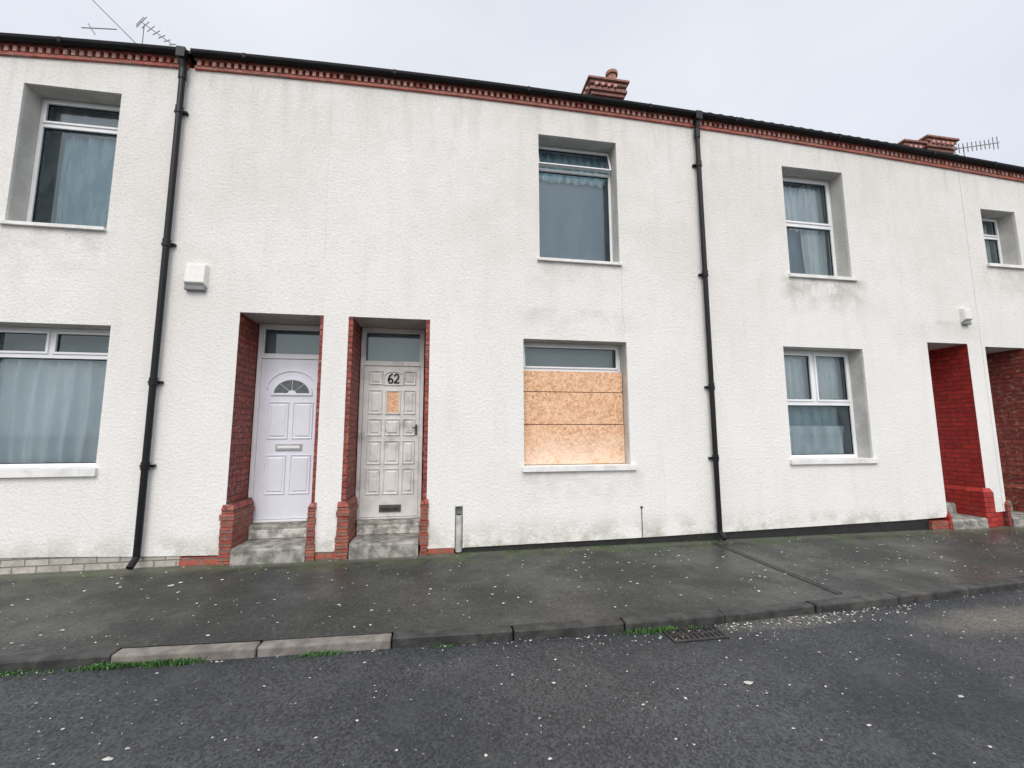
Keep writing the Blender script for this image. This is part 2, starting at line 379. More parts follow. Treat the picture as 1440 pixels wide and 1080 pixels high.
def window(parent,x0,x1,z0,z1,tr,mull=None,w=.038,sill=(.03,.03,.05),open_top=False,boards=False,mat=M_UPVC):
    e=empty("window"); e.parent=parent
    b=B(); y=WIN_Y
    frame_rect(b,x0,x1,z0,z1,y,y+.05,w,mat)
    b.box(x0+w,x1-w,y-.004,y+.046,tr-w*.55,tr+w*.55,mat)
    g=B()
    i=w*.75
    def sash(a,c,d,f,xf=None):
        frame_rect(b,a,c,d,f,y-.016,y+.03,i*.8,mat,xf)
        frame_rect(b,a+i*.8,c-i*.8,d+i*.8,f-i*.8,y+.003,y+.03,.005,M_BLACK,xf)
        q=[(a+.01,y+.012,d+.01),(c-.01,y+.012,d+.01),(c-.01,y+.012,f-.01),(a+.01,y+.012,f-.01)]
        if xf: q=[xf(k) for k in q]
        g.quad(*q,M_GLASS)
    if mull is None:
        if open_top:
            th=math.radians(16); zt=z1-w
            def xf(v):
                dy=v[1]-y; dz=v[2]-zt
                return (v[0],y+dy*math.cos(th)+dz*math.sin(th),zt+dz*math.cos(th)-dy*math.sin(th))
            sash(x0+w*.7,x1-w*.7,tr+w*.2,zt,xf)
        else: sash(x0+w,x1-w,tr+w*.55,z1-w)
    else:
        b.box(mull-w*.5,mull+w*.5,y-.004,y+.046,tr+w*.55,z1-w,mat)
        sash(x0+w,mull-w*.5,tr+w*.55,z1-w); sash(mull+w*.5,x1-w,tr+w*.55,z1-w)
    if not boards:
        g.quad((x0+w*.8,y+.03,z0+w*.8),(x1-w*.8,y+.03,z0+w*.8),(x1-w*.8,y+.03,tr),(x0+w*.8,y+.03,tr),M_GLASS)
        frame_rect(b,x0+w,x1-w,z0+w,tr-w*.55,y+.015,y+.029,.008,M_BLACK)
    sl,sr,th_=sill
    b.box(x0-sl,x1+sr,D-.035,D+.005,z0-th_,z0+.004,M_SILL)
    b.box(x0+.002,x1-.002,D+.005,y,z0-.02,z0+.006,M_SILL)
    b.obj("window_frame",e,bevel=.004); g.obj("glass",e,recalc=False)
    r=B(); ya,yb=y+.055,y+1.1
    r.quad((x0,ya,z0),(x0,yb,z0),(x0,yb,z1),(x0,ya,z1),M_ROOM); r.quad((x1,ya,z0),(x1,yb,z0),(x1,yb,z1),(x1,ya,z1),M_ROOM)
    r.quad((x0,ya,z0),(x1,ya,z0),(x1,yb,z0),(x0,yb,z0),M_ROOM); r.quad((x0,ya,z1),(x1,ya,z1),(x1,yb,z1),(x0,yb,z1),M_ROOM)
    r.quad((x0,yb,z0),(x1,yb,z0),(x1,yb,z1),(x0,yb,z1),M_ROOM); r.obj("room_interior",e)
    return e

def arch_prism(b,cx,cz,r,y0,y1,mat,n=18,r2=None,zs=1.0):
    pts=[(cx+r*math.cos(math.pi*k/n),cz+zs*r*math.sin(math.pi*k/n)) for k in range(n+1)]
    if r2 is None:
        vs=[(p[0],y0,p[1]) for p in pts]+[(p[0],y1,p[1]) for p in pts]; m=len(pts)
        fs=[tuple(range(m)),tuple(range(m,2*m))]+[(i,(i+1)%m,m+(i+1)%m,m+i) for i in range(m)]
        b.add(vs,fs,mat)
    else:
        q=[(cx+r2*math.cos(math.pi*k/n),cz+zs*r2*math.sin(math.pi*k/n)) for k in range(n+1)]
        vs=[];
        for k in range(n+1): vs+=[(pts[k][0],y1,pts[k][1]),(pts[k][0],y0,pts[k][1]),(q[k][0],y0,q[k][1]),(q[k][0],y1,q[k][1])]
        fs=[]
        for k in range(n):
            for i in range(4): fs.append((4*k+i,4*k+(i+1)%4,4*k+4+(i+1)%4,4*k+4+i))
        fs+=[(0,1,2,3),(4*n,4*n+1,4*n+2,4*n+3)]
        b.add(vs,fs,mat)

DY=D+.46
def door_frame(parent,e,x0,x1,ztop,zbot,tr0,tr1,mat,w=.045):
    b=B()
    b.box(x0,x0+w,DY,DY+.08,zbot,ztop,mat); b.box(x1-w,x1,DY,DY+.08,zbot,ztop,mat)
    b.box(x0+w,x1-w,DY,DY+.08,ztop-w,ztop,mat); b.box(x0+w,x1-w,DY-.002,DY+.078,tr0,tr1,mat)
    b.box(x0+w,x1-w,DY-.015,DY+.06,zbot,zbot+.022,mat)
    frame_rect(b,x0+w,x1-w,tr1,ztop-w,DY+.015,DY+.05,.014,mat)
    b.obj("door_frame",e,bevel=.004)
    g=B(); g.quad((x0+w,DY+.03,tr1),(x1-w,DY+.03,tr1),(x1-w,DY+.03,ztop-w),(x0+w,DY+.03,ztop-w),M_GLASS)
    g.obj("transom_glass",e,recalc=False)
    r=B(); r.quad((x0,DY+.14,tr0-.2),(x1,DY+.14,tr0-.2),(x1,DY+.14,ztop),(x0,DY+.14,ztop),M_CUR5)
    r.quad((x0,DY+.085,zbot),(x1,DY+.085,zbot),(x1,DY+.085,tr0),(x0,DY+.085,tr0),M_HOLE)
    r.obj("hall_interior",e)

def brick_surround(parent,xl,xr,lin_l,lin_r,mat=M_BRICK,zt=1.235,zb1=-.68,lb=.085,rb=.06):
    b=B()
    if lin_l: b.box(xl-.002,xl+lin_l,D+.006,DY,zb1-.02,zt-.002,mat)
    if lin_r: b.box(xr-lin_r,xr+.002,D+.006,DY,zb1-.02,zt-.002,mat)
    def base(x0,x1,inner):
        z=-1.27; top=zb1-.06
        while z<top-.005:
            z2=min(z+.063,top); j=random.uniform(-.008,.006)
            b.box(x0+ (j if inner>0 else -j),x1+(j if inner<0 else -j),D-.03+j,DY-.03,z,z2-.006,M_BRICKB)
            b.box(x0+.006,x1-.006,D-.022,DY-.03,z2-.006,z2,M_MORT)
            z=z2
        s=.03
        ax0=x0+(s if inner<0 else 0); ax1=x1-(s if inner>0 else 0)
        b.add([(x0,D-.03,zb1-.058),(x1,D-.03,zb1-.058),(x1,DY-.03,zb1-.058),(x0,DY-.03,zb1-.058),
               (ax0,D+.004,zb1),(ax1,D+.004,zb1),(ax1,DY-.03,zb1),(ax0,DY-.03,zb1)],
              [(0,1,5,4),(1,2,6,5),(2,3,7,6),(3,0,4,7),(4,5,6,7)],mat)
    base(xl-.03,xl+lb,1)
    base(xr-rb,xr+.02,-1)
    b.obj("brick_jambs",parent,bevel=.006)

def worn_box(b,x0,x1,y0,y1,z0,z1,mat,wear=.008):
    # block with a subdivided, unevenly worn nosing
    n=14; vs=[];fs=[]
    for i in range(n+1):
        x=x0+(x1-x0)*i/n; a=random.uniform(0,wear); c=random.uniform(0,wear)
        mid=.010*math.sin(math.pi*i/n)
        vs+=[(x,y0+a*.5,z0),(x,y0+a,z1-.022-c),(x,y0+.018+a,z1-mid-c*.5),(x,(y0+y1)/2,z1-mid*.6),(x,y1,z1)]
    for i in range(n):
        for k in range(4): fs.append((5*i+k,5*i+k+1,5*i+5+k+1,5*i+5+k))
    b.add(vs,fs,mat)
    b.quad((x0,y0,z0),(x0,y0+.01,z1-.02),(x0,y1,z1),(x0,y1,z0),mat); b.quad((x1,y0,z0),(x1,y0+.01,z1-.02),(x1,y1,z1),(x1,y1,z0),mat)

def steps(parent,x0,x1,ztop=-.95,mat=M_CONC):
    b=B()
    worn_box(b,x0,x1,D+.325,DY+.06,-1.27,ztop,mat)
    worn_box(b,x0,x1,D-.04,D+.34,-1.27,-1.095,mat,.012)
    worn_box(b,x0+.01,x1-.01,D+.318,D+.35,-1.09,ztop-.035,M_STEPW,.004)
    b.obj("door_steps",parent)

# ============================================================ HOUSES
A=empty("terraced_house")
W1=(-4.18,-3.32,2.03,3.50,.2,M_WALL); W2=(-4.42,-3.19,-.32,1.05,.2,M_WALL)
D1=(-2.05,-1.24,-9,1.235,.46,M_BRICK)
facade(A,-9,-1.1,[W1,W2,D1]); cornice(A,-9,-2.72); cornice(A,-2.66,-1.1); roof(A,-9,-1.1); gable(A,-9)
w=window(A,*W1[:4],3.20,sill=(.03,.0,.03)); b=B()
curtain(b,-4.02,-3.36,2.1,3.18,WIN_Y+.12,M_CUR2,5,.02,.05); curtain(b,-4.15,-3.35,3.2,3.48,WIN_Y+.12,M_CUR5,5,.01); b.box(-4.17,-3.33,WIN_Y+.3,WIN_Y+.31,2.05,3.48,M_SLATE); b.obj("curtain",w,smooth=True)
w=window(A,*W2[:4],.765,mull=-3.82,sill=(.02,.02,.07)); b=B()
curtain(b,-4.36,-3.34,-.3,.76,WIN_Y+.14,M_CUR1,7,.045,.10,1); b.box(-4.4,-3.2,WIN_Y+.3,WIN_Y+.31,.7,1.05,M_CUR5); b.obj("curtain",w,smooth=True)
# --- door 1
e=empty("front_door"); e.parent=A
x0,x1=-2.045,-1.285; zb0=-.95
door_frame(A,e,x0,x1,1.233,zb0,.84,.885,M_UPVC)
b=B(); lx0,lx1=x0+.047,x1-.047; lz0,lz1=zb0+.026,.838; b.box(lx0,lx1,DY+.012,DY+.06,lz0,lz1,M_DOORW); cx=(lx0+lx1)/2; LY=DY+.011
hw=.235
b.panel(cx-hw,cx-.02,-.06,.35,LY,M_DOORW); b.panel(cx+.02,cx+hw,-.06,.35,LY,M_DOORW)
b.panel(cx-hw,cx-.02,-.66,-.235,LY,M_DOORW); b.panel(cx+.02,cx+hw,-.66,-.235,LY,M_DOORW)
arch_prism(b,cx,.445,.215,LY-.014,LY+.002,M_DOORW,r2=.185,zs=.82)
b.box(cx-.215,cx+.215,LY-.014,LY+.002,.425,.449,M_DOORW)
for k in (.25,.5,.75):
    a=math.pi*k; b.cyl((cx,LY-.006,.45),(cx+.185*math.cos(a),LY-.006,.45+.152*math.sin(a)),.003,M_DOORW,n=6)
arch_prism(b,cx,.445,.045,LY-.010,LY+.002,M_DOORW,zs=.8)
arch_prism(b,cx,.50,.27,LY-.010,LY+.002,M_DOORW,r2=.252,zs=.78)
b.obj("door_leaf",e,bevel=.003)
g=B(); arch_prism(g,cx,.449,.184,LY-.004,LY+.001,M_FAN,zs=.82); g.obj("fanlight",e)
g=B(); g.box(cx-.135,cx+.135,LY-.014,LY,-.185,-.115,M_LETT); g.box(cx-.115,cx+.115,LY-.018,LY-.013,-.165,-.135,M_UPVC)
g.obj("letterbox",e,bevel=.004)
brick_surround(A,-2.05,-1.24,0,.035); steps(A,-1.965,-1.30)
b=B()
b.box(-9,-2.42,D+.012,D+.1,-1.28,-1.04,M_WBRICK); b.box(-2.42,-2.085,D-.008,D+.1,-1.28,-1.165,M_BRICKB)
b.box(-1.218,-1.022,D+.004,D+.1,-1.28,-1.15,M_BRICKB)
b.obj("plinth",A,bevel=.005)

# --- house B (number 62)
Bh=empty("terraced_house")
W3=(1.10,2.09,2.02,3.59,.2,M_WALL); W5=(.90,2.14,-.37,1.06,.2,M_WALL); D2=(-.99,-.14,-9,1.235,.46,M_BRICK)
VENT=(.160,.235,-9,-.775,.07,M_DIRTP)
facade(Bh,-1.1,3.2,[D2,VENT,W3,W5]); cornice(Bh,-1.1,3.2); roof(Bh,-1.1,3.2)
w=window(Bh,*W3[:4],3.27,w=.030,sill=(.03,.02,.03),open_top=True); b=B()
b.box(1.12,2.07,WIN_Y+.16,WIN_Y+.17,2.04,3.24,M_SLATE); curtain(b,1.12,2.07,3.2,3.58,WIN_Y+.12,M_CUR2,9,.018); b.obj("curtain",w,smooth=False)  # slate panel's colour stands in for sky reflected in the lower pane
w=window(Bh,*W5[:4],.735,w=.036,sill=(.02,.06,.055),boards=True)
b=B(); yb=D+.135
b.box(.915,2.128,yb,yb+.018,.475,.715,M_OSB); b.box(.912,2.132,yb+.004,yb+.022,.098,.468,M_OSB); b.box(.91,2.134,yb-.003,yb+.015,-.358,.090,M_OSB)
b.box(.915,2.13,yb+.024,yb+.03,-.36,.7,M_HOLE)
for zz in (.66,.52,.43,.14,.05,-.31):
    for xx in (.95,1.5,2.09): b.cyl((xx+random.uniform(-.01,.01),yb-.005,zz),(xx,yb+.01,zz),.0045,M_IRON,n=8)
b.obj("osb_boards",w,bevel=.002)
g=B(); g.box(.95,2.1,WIN_Y+.14,WIN_Y+.15,.7,1.04,M_CUR5); g.obj("blind",w)
e=empty("front_door"); e.parent=Bh
x0,x1=-.938,-.215
door_frame(Bh,e,x0,x1,1.233,-.965,.785,.83,M_DOORO,w=.04)
b=B(); lx0,lx1=x0+.043,x1-.043; LY=DY+.011; b.box(lx0,lx1,DY+.012,DY+.06,-.938,.783,M_DOORO); W=lx1-lx0
cols=[(lx0+.09*W,lx0+.34*W),(lx0+.39*W,lx0+.66*W),(lx0+.71*W,lx0+.93*W)]
for r,(za,zb_) in enumerate([(.56,.725),(.22,.50),(-.03,.165),(-.353,-.086),(-.69,-.40)]):
    for c,(a,d) in enumerate(cols):
        if c==1 and r<2: continue
        b.panel(a,d,za,zb_,LY,M_DOORO,d=.014,w=.018)
cxn=(cols[1][0]+cols[1][1])/2
frame_rect(b,cols[1][0],cols[1][1],.22,.50,LY-.016,LY,.018,M_DOORO)
arch_prism(b,cxn,.66,.115,LY-.012,LY+.001,M_DOORO,r2=.10,zs=.55)
b.box(cxn-.115,cxn-.10,LY-.012,LY+.001,.555,.66,M_DOORO); b.box(cxn+.10,cxn+.115,LY-.012,LY+.001,.555,.66,M_DOORO); b.box(cxn-.10,cxn+.10,LY-.012,LY+.001,.555,.57,M_DOORO)
b.obj("door_leaf",e,bevel=.003)
g=B(); g.box(cols[1][0]+.02,cols[1][1]-.02,LY-.006,LY+.001,.24,.48,M_OSB); g.obj("boarded_pane",e)
g=B(); g.box(cxn-.12,cxn+.12,LY-.012,LY,-.885,-.805,M_HAND); g.box(cxn-.095,cxn+.095,LY-.017,LY-.011,-.868,-.835,M_IRON)
g.box(lx1-.042,lx1-.020,LY-.012,LY,-.02,.10,M_HAND); g.box(lx1-.075,lx1-.03,LY-.04,LY-.028,.055,.070,M_HAND); g.box(lx1-.038,lx1-.026,LY-.03,LY,.056,.069,M_HAND)
g.obj("letterbox_and_handle",e,bevel=.003)
def stroke(b,pts,r,y,mat):
    for p,q in zip(pts,pts[1:]): b.cyl((p[0],y,p[1]),(q[0],y,q[1]),r,mat,n=8)
g=B(); hN=.11; bx=cxn-.060; bz=.580; yn=LY-.008
six=[(bx+.048,bz+hN),(bx+.028,bz+hN*.93),(bx+.010,bz+hN*.70),(bx,bz+hN*.42),(bx+.001,bz+hN*.22),(bx+.010,bz+.006),(bx+.026,bz),(bx+.042,bz+.008),(bx+.050,bz+.028),(bx+.044,bz+.048),(bx+.028,bz+.056),(bx+.010,bz+.046),(bx+.002,bz+.03)]
bx2=bx+.068
two=[(bx2,bz+hN*.74),(bx2+.006,bz+hN*.92),(bx2+.024,bz+hN),(bx2+.042,bz+hN*.93),(bx2+.048,bz+hN*.74),(bx2+.040,bz+hN*.52),(bx2+.018,bz+hN*.25),(bx2-.002,bz+.004),(bx2+.020,bz+.010),(bx2+.040,bz+.002),(bx2+.056,bz+.014)]
stroke(g,six,.0085,yn,M_BLACK); stroke(g,two,.0085,yn,M_BLACK); g.obj("house_number",e)
brick_surround(Bh,-.99,-.14,.045,.045); steps(Bh,-.89,-.215)
b=B()
b.box(-.118,.15,D-.012,D+.1,-1.28,-1.185,M_BRICKB); b.box(.235,3.2,D+.02,D+.1,-1.28,-1.1,M_BLACKP)
b.obj("plinth",Bh,bevel=.004)
b=B(); b.cyl((.197,D+.012,-1.23),(.197,D+.012,-.86),.033,M_DIRTP); b.cyl((.197,D+.012,-.862),(.197,D+.012,-.857),.027,M_HOLE)
b.box(.162,.233,D+.055,D+.068,-1.2,-.78,M_GREY); b.obj("waste_pipe",Bh)
b=B(); b.cyl((2.25,D-.006,-1.18),(2.25,D-.006,-.84),.004,M_IRON,n=8); b.box(2.238,2.262,D-.012,D,-.85,-.83,M_IRON); b.obj("cable_stub",Bh)

# --- house C
C=empty("terraced_house")
W4=(4.43,5.37,2.03,3.535,.2,M_WALL); W6=(4.24,5.42,-.34,1.075,.2,M_WALL); P1=(6.46,7.13,-9,1.20,.6,M_BRICK_R)
facade(C,3.2,7.37,[W4,W6,P1]); cornice(C,3.2,7.37); roof(C,3.2,7.37,.045)
w=window(C,*W4[:4],2.83,w=.045,sill=(.03,.06,.04)); b=B()
curtain(b,5.0,5.33,2.08,3.5,WIN_Y+.12,M_CUR3,4,.02,.05); curtain(b,4.47,5.0,2.85,3.5,WIN_Y+.16,M_CUR1,6,.012); b.box(4.45,5.35,WIN_Y+.2,WIN_Y+.21,2.05,3.5,M_SLATE); b.obj("curtain",w,smooth=True)
w=window(C,*W6[:4],.37,mull=4.84,w=.046,sill=(.03,.05,.055)); b=B()
curtain(b,4.27,5.39,.38,1.05,WIN_Y+.11,M_CUR3,14,.012); curtain(b,4.27,5.39,-.34,.08,WIN_Y+.13,M_CUR1,5,.045,0,2)
curtain(b,4.27,5.39,.0,.5,WIN_Y+.22,M_CUR2,7,.02); b.obj("curtain",w,smooth=True)
def side_door(parent,x0,x1,zt):
    e=empty("front_door"); e.parent=parent; b=B(); y=D+.6
    frame_rect(b,x0,x1,-1.0,zt,y,y+.07,.045,M_UPVC); b.box(x0+.045,x1-.045,y+.01,y+.05,-.95,.83,M_DOORW); b.box(x0+.045,x1-.045,y-.002,y+.06,.83,.87,M_UPVC)
    cx=(x0+x1)/2
    for za,zb_ in ((-.7,-.2),(0,.7)):
        b.panel(x0+.1,cx-.02,za,zb_,y+.009,M_DOORW); b.panel(cx+.02,x1-.1,za,zb_,y+.009,M_DOORW)
    b.obj("door_leaf",e,bevel=.003)
    g=B(); g.quad((x0+.04,y+.03,.87),(x1-.04,y+.03,.87),(x1-.04,y+.03,zt-.04),(x0+.04,y+.03,zt-.04),M_GLASS); g.quad((x0,y+.2,.8),(x1,y+.2,.8),(x1,y+.2,zt),(x0,y+.2,zt),M_SLATE); g.obj("transom_glass",e,recalc=False)
side_door(C,6.465,7.125,1.198)
def rbase(b,x0,x1,zc,mat):
    b.box(x0,x1,D-.03,D+.57,-1.27,zc-.06,mat)
    b.add([(x0,D-.03,zc-.058),(x1,D-.03,zc-.058),(x1,D+.57,zc-.058),(x0,D+.57,zc-.058),(x0+.04,D+.004,zc),(x1-.01,D+.004,zc),(x1-.01,D+.57,zc),(x0+.04,D+.57,zc)],[(0,1,5,4),(1,2,6,5),(2,3,7,6),(3,0,4,7),(4,5,6,7)],mat)
b=B(); rbase(b,7.04,7.20,-.74,M_BRICK_R); rbase(b,6.44,6.48,-1.02,M_BRICK_R)
b.obj("brick_jambs",C,bevel=.006)
b=B(); worn_box(b,6.485,7.04,D+.3,D+.65,-1.27,-.98,M_CONC); worn_box(b,6.485,7.04,D-.04,D+.31,-1.27,-1.12,M_CONC); b.box(6.18,6.435,D-.02,D+.1,-1.27,-1.14,M_BRICKB); b.obj("door_steps",C)
b=B(); b.box(3.2,6.18,D+.02,D+.1,-1.28,-1.05,M_BLACKP); b.box(7.205,7.37,D+.01,D+.1,-1.28,-1.0,M_BRICK_R); b.obj("plinth",C)

# --- house D
Dh=empty("terraced_house")
W7=(7.68,8.31,2.38,3.22,.2,M_WALL); P2=(7.43,8.12,-9,1.17,.6,M_BRICK); W8=(9.2,10.2,2.0,3.45,.2,M_WALL); W9=(9.1,10.3,-.3,1.05,.2,M_WALL)
facade(Dh,7.373,16,[W7,P2,W8,W9]); cornice(Dh,7.373,16); roof(Dh,7.373,16,.02); gable(Dh,16)
w=window(Dh,*W7[:4],2.90,w=.036,sill=(.02,.05,.04)); b=B(); curtain(b,7.7,8.29,2.4,3.2,WIN_Y+.12,M_CUR3,8,.012); b.obj("curtain",w,smooth=True)
for q,tt in ((W8,2.8),(W9,.5)):
    w=window(Dh,*q[:4],tt); b=B(); curtain(b,q[0]+.02,q[1]-.02,q[2],q[3],WIN_Y+.12,M_CUR3,8,.02); b.obj("curtain",w,smooth=True)
side_door(Dh,7.435,8.115,1.168)
b=B(); rbase(b,8.03,8.2,-.74,M_BRICK); rbase(b,7.40,7.45,-.9,M_BRICK); b.obj("brick_jambs",Dh,bevel=.006)
b=B(); worn_box(b,7.455,8.03,D+.3,D+.65,-1.27,-.98,M_CONC); worn_box(b,7.455,8.03,D-.04,D+.31,-1.27,-1.12,M_CONC); b.obj("door_steps",Dh)
b=B(); b.box(8.21,16,D+.02,D+.1,-1.28,-1.0,M_BLACKP); b.obj("plinth",Dh)

# chimneys
def chimney(parent,cx,cy,zb_,w,d,ztop,pots,mat=M_CHIM):
    b=B()
    b.box(cx-w/2,cx+w/2,cy-d/2,cy+d/2,zb_,ztop-.34,mat)
    z=ztop-.34
    for gx,h in ((.04,.07),(.08,.07),(.03,.06),(.08,.07),(.12,.05)):
        b.box(cx-w/2-gx,cx+w/2+gx,cy-d/2-gx,cy+d/2+gx,z,z+h,mat); z+=h+.001
    b.box(cx-w/2+.02,cx+w/2-.02,cy-d/2+.02,cy+d/2-.02,z,z+.05,M_MOSS)
    for i in range(int(w/.13)): b.box(cx-w/2+.02+i*.13,cx-w/2+.08+i*.13,cy-d/2-.12,cy-d/2-.03,ztop-.20,ztop-.135,M_DENT)
    for i in range(int(d/.13)): b.box(cx-w/2-.12,cx-w/2-.03,cy-d/2+.02+i*.13,cy-d/2+.08+i*.13,ztop-.20,ztop-.135,M_DENT)
    b.obj("chimney_stack",parent,bevel=.012)
    if not pots: return
    p=B()
    for (px,py,r,h) in pots:
        X,Y_=cx+px,cy+py
        p.cyl((X,Y_,z+.03),(X,Y_,z+.03+h),r,M_POT,r*.85); p.cyl((X,Y_,z+.03+h),(X,Y_,z+.10+h),r*1.12,M_POT); p.cyl((X,Y_,z+h+.095),(X,Y_,z+h+.105),r*.8,M_HOLE)
    p.obj("chimney_pot",parent,smooth=False,bevel=.006)
chimney(Bh,3.16,7.5,5.0,.62,.46,6.98,[(.16,-.1,.11,.24)])
chimney(C,11.15,7.5,5.0,.66,.5,6.68,[])
chimney(Dh,10.45,7.5,5.0,.40,.4,6.54,[])
b=B(); b.cyl((3.55,6.9,5.6),(3.55,6.9,6.08),.10,M_TILE); b.cyl((3.55,6.9,6.0),(3.55,6.9,6.24),.13,M_TILE,.05); b.obj("roof_vent",Bh)

def downpipe(x,ztop,zbot):
    b=B(); y=D-.055; r=.029
    b.cyl((x,y,zbot+.06),(x,y,ztop),r,M_BLACK)
    b.cyl((x,y,zbot+.07),(x,y-.08,zbot),r,M_BLACK)
    for z in [ztop-.45,ztop-1.9,ztop-3.3,zbot+.9]:
        b.cyl((x,y,z-.04),(x,y,z+.04),r*1.22,M_BLACK); b.box(x-.062,x+.062,y+.02,y+.054,z-.015,z+.01,M_BLACK)
    zb_=zband(x)
    b.cyl((x,y,ztop-.01),(x,y-.03,zb_+.06),r*1.05,M_BLACK); b.box(x-.042,x+.042,D-.13,D-.045,zb_+.04,zb_+.152,M_BLACK); b.cyl((x,y,ztop-.10),(x,y,ztop+.02),r*1.25,M_BLACK)
    b.obj("drainpipe",None,bevel=.004)
downpipe(-2.745,3.80,-1.20); downpipe(3.175,3.84,-1.20)

def alarm(x0,x1,z0,z1):
    b=B(); y1=D+.002
    b.add([(x0,y1,z0),(x1,y1,z0),(x1,y1,z1),(x0,y1,z1),(x0+.01,D-.07,z0+.045),(x1-.01,D-.07,z0+.045),(x1-.015,D-.055,z1-.01),(x0+.015,D-.055,z1-.01)],
          [(4,5,6,7),(0,1,5,4),(1,2,6,5),(2,3,7,6),(3,0,4,7)],M_ALARM)
    b.box(x0+.01,x1-.01,D-.05,D-.002,z0-.028,z0+.018,M_GREY)
    b.obj("alarm_box",None,bevel=.01)
alarm(-2.57,-2.365,1.46,1.71); alarm(7.06,7.19,1.49,1.70)

def rods(name,segs,r=.009):
    b=B()
    for p,q in segs: b.cyl(p,q,r,M_ALU,n=6)
    b.obj(name)
Y=6.5
rods("tv_aerial",[((-5.26,Y,6.45),(-4.4,Y,5.6)),((-5.30,Y,5.92),(-4.85,Y,5.97)),((-5.22,Y,6.0),(-5.12,Y,5.84))],.007)
segs=[((-4.5,Y,5.2),(-4.5,Y,6.12)),((-4.56,Y,6.16),(-4.1,Y,5.84))]
for k in range(7):
    t=k/6; x=-4.56+.46*t; z=6.16-.32*t; h=.09-.06*t; segs.append(((x-.03,Y-.02,z-h),(x+.03,Y+.02,z+h)))
segs+=[((-4.60,Y,6.05),(-4.48,Y,6.24))]
rods("tv_aerial",segs,.006)
segs=[((11.45,7,5.2),(11.45,7,6.38)),((11.15,7,6.25),(12.5,7,6.57))]
for k in range(11):
    t=k/10; x=11.2+1.25*t; z=6.262+.30*t; h=.11 if k<9 else .15; segs.append(((x,7,z-h),(x,7,z+h)))
rods("tv_aerial",segs,.010)

# ============================================================ GROUND
ROADZ=-1.30
b=B(); b.quad((-400,-400,ROADZ-.03),(400,-400,ROADZ-.03),(400,400,ROADZ-.03),(-400,400,ROADZ-.03),M_ROAD); b.obj("ground")
KW=.09
b=B(); xs=list(np.linspace(-30,30,241)); vs=[]
for x in xs: vs+=[(x,kerb(x)-KW+.005,ROADZ),(x,-4.2,ROADZ)]
b.add(vs,[(2*i,2*i+1,2*i+3,2*i+2) for i in range(len(xs)-1)],M_ROAD); b.obj("road")
b=B(); vs=[]
for x in xs: vs+=[(x,kerb(x)-.004,-1.246),(x,D+.12,-1.246)]
b.add(vs,[(2*i,2*i+1,2*i+3,2*i+2) for i in range(len(xs)-1)],M_PAVE); b.obj("pavement")
b=B(); b.box(-30,30,-7,-4.2,-1.34,-1.246,M_PAVE); b.obj("pavement")
b=B(); joints=[-1.83,-1.05,-.28,.47,1.21,1.94,2.69,3.44,4.19,4.94,5.69]
while joints[0]>-12: joints.insert(0,joints[0]-.77)
while joints[-1]<20: joints.append(joints[-1]+.75)
for a,c in zip(joints,joints[1:]):
    mt=M_KERBL if -1.9<a<-.9 else M_KERB
    dz=random.uniform(-.004,.004); dy=random.uniform(-.006,.006); gp=.004
    ya,yc=kerb(a)+dy,kerb(c)+dy
    def xf(v,a=a,c=c,ya=ya,yc=yc):
        t=(v[0]-a)/(c-a); return (v[0],v[1]+ya+(yc-ya)*t,v[2])
    b.box(a+gp,c-gp,-KW,0,-1.36,-1.242+dz,mt,xf)
b.obj("kerb",bevel=.014)
b=B(); z=-1.244
b.box(3.035,3.045,2.97,4.5,z-.01,z+.003,M_IRON); b.box(3.085,3.095,2.97,4.5,z-.01,z+.003,M_IRON); b.box(3.045,3.085,2.97,4.5,z-.01,z+.001,M_KERB)
y=2.99
while y<4.48: b.box(3.047,3.083,y,y+.010,z-.008,z+.002,M_IRON); y+=.035
b.obj("drainage_channel")
b=B(); gx0,gx1,gy0,gy1=1.45,1.83,2.58,2.76; z=ROADZ
b.box(gx0,gx1,gy0,gy1,z-.02,z+.002,M_HOLE)
for q in [(gx0,gx0+.02,gy0,gy1),(gx1-.02,gx1,gy0,gy1),(gx0+.02,gx1-.02,gy0,gy0+.018),(gx0+.02,gx1-.02,gy1-.018,gy1)]: b.box(*q,z-.01,z+.008,M_IRON)
for i in range(9):
    x=gx0+.035+i*.037; b.box(x,x+.018,gy0+.018,gy1-.018,z-.01,z+.007,M_IRON)
b.box(gx0+.02,gx1-.02,(gy0+gy1)/2-.008,(gy0+gy1)/2+.008,z-.009,z+.0075,M_IRON)
b.obj("drain_grate")
b=B()
for (x,y) in ((-1.62,4.32),(5.9,3.9)): b.box(x,x+.16,y,y+.12,-1.25,-1.2425,M_IRON)
b.obj("stopcock_cover",bevel=.003)

M_LIT=simple("litter_pale",(.55,.54,.50),.8,30,.3)
b=B()
def flake(x,y,z,r):
    n=7; vs=[]; a0=random.random()*6; asp=random.uniform(.5,1)
    for i in range(n):
        a=a0+i*2*math.pi/n; rr=r*random.uniform(.6,1.15); vs.append((x+rr*math.cos(a),y+rr*asp*math.sin(a),z+.001+random.random()*.004))
    vs.append((x,y,z+.005+r*.15))
    b.add(vs,[(i,(i+1)%n,n) for i in range(n)],M_LIT)
for i in range(600):
    x=random.uniform(-5,9); y=random.uniform(3.0,4.58); flake(x,y,-1.245,random.choice([.004,.005,.007,.009,.014]))
for i in range(850):
    x=random.uniform(-4,6.5); y=random.uniform(.9,2.8); flake(x,y,ROADZ,random.choice([.002,.0025,.003,.004,.006,.009]))
for i in range(260):
    x=random.gauss(2.3,.7); y=kerb(x)-KW-abs(random.gauss(0,.10))-.01; flake(x,y,ROADZ,random.choice([.003,.004,.006,.011]))
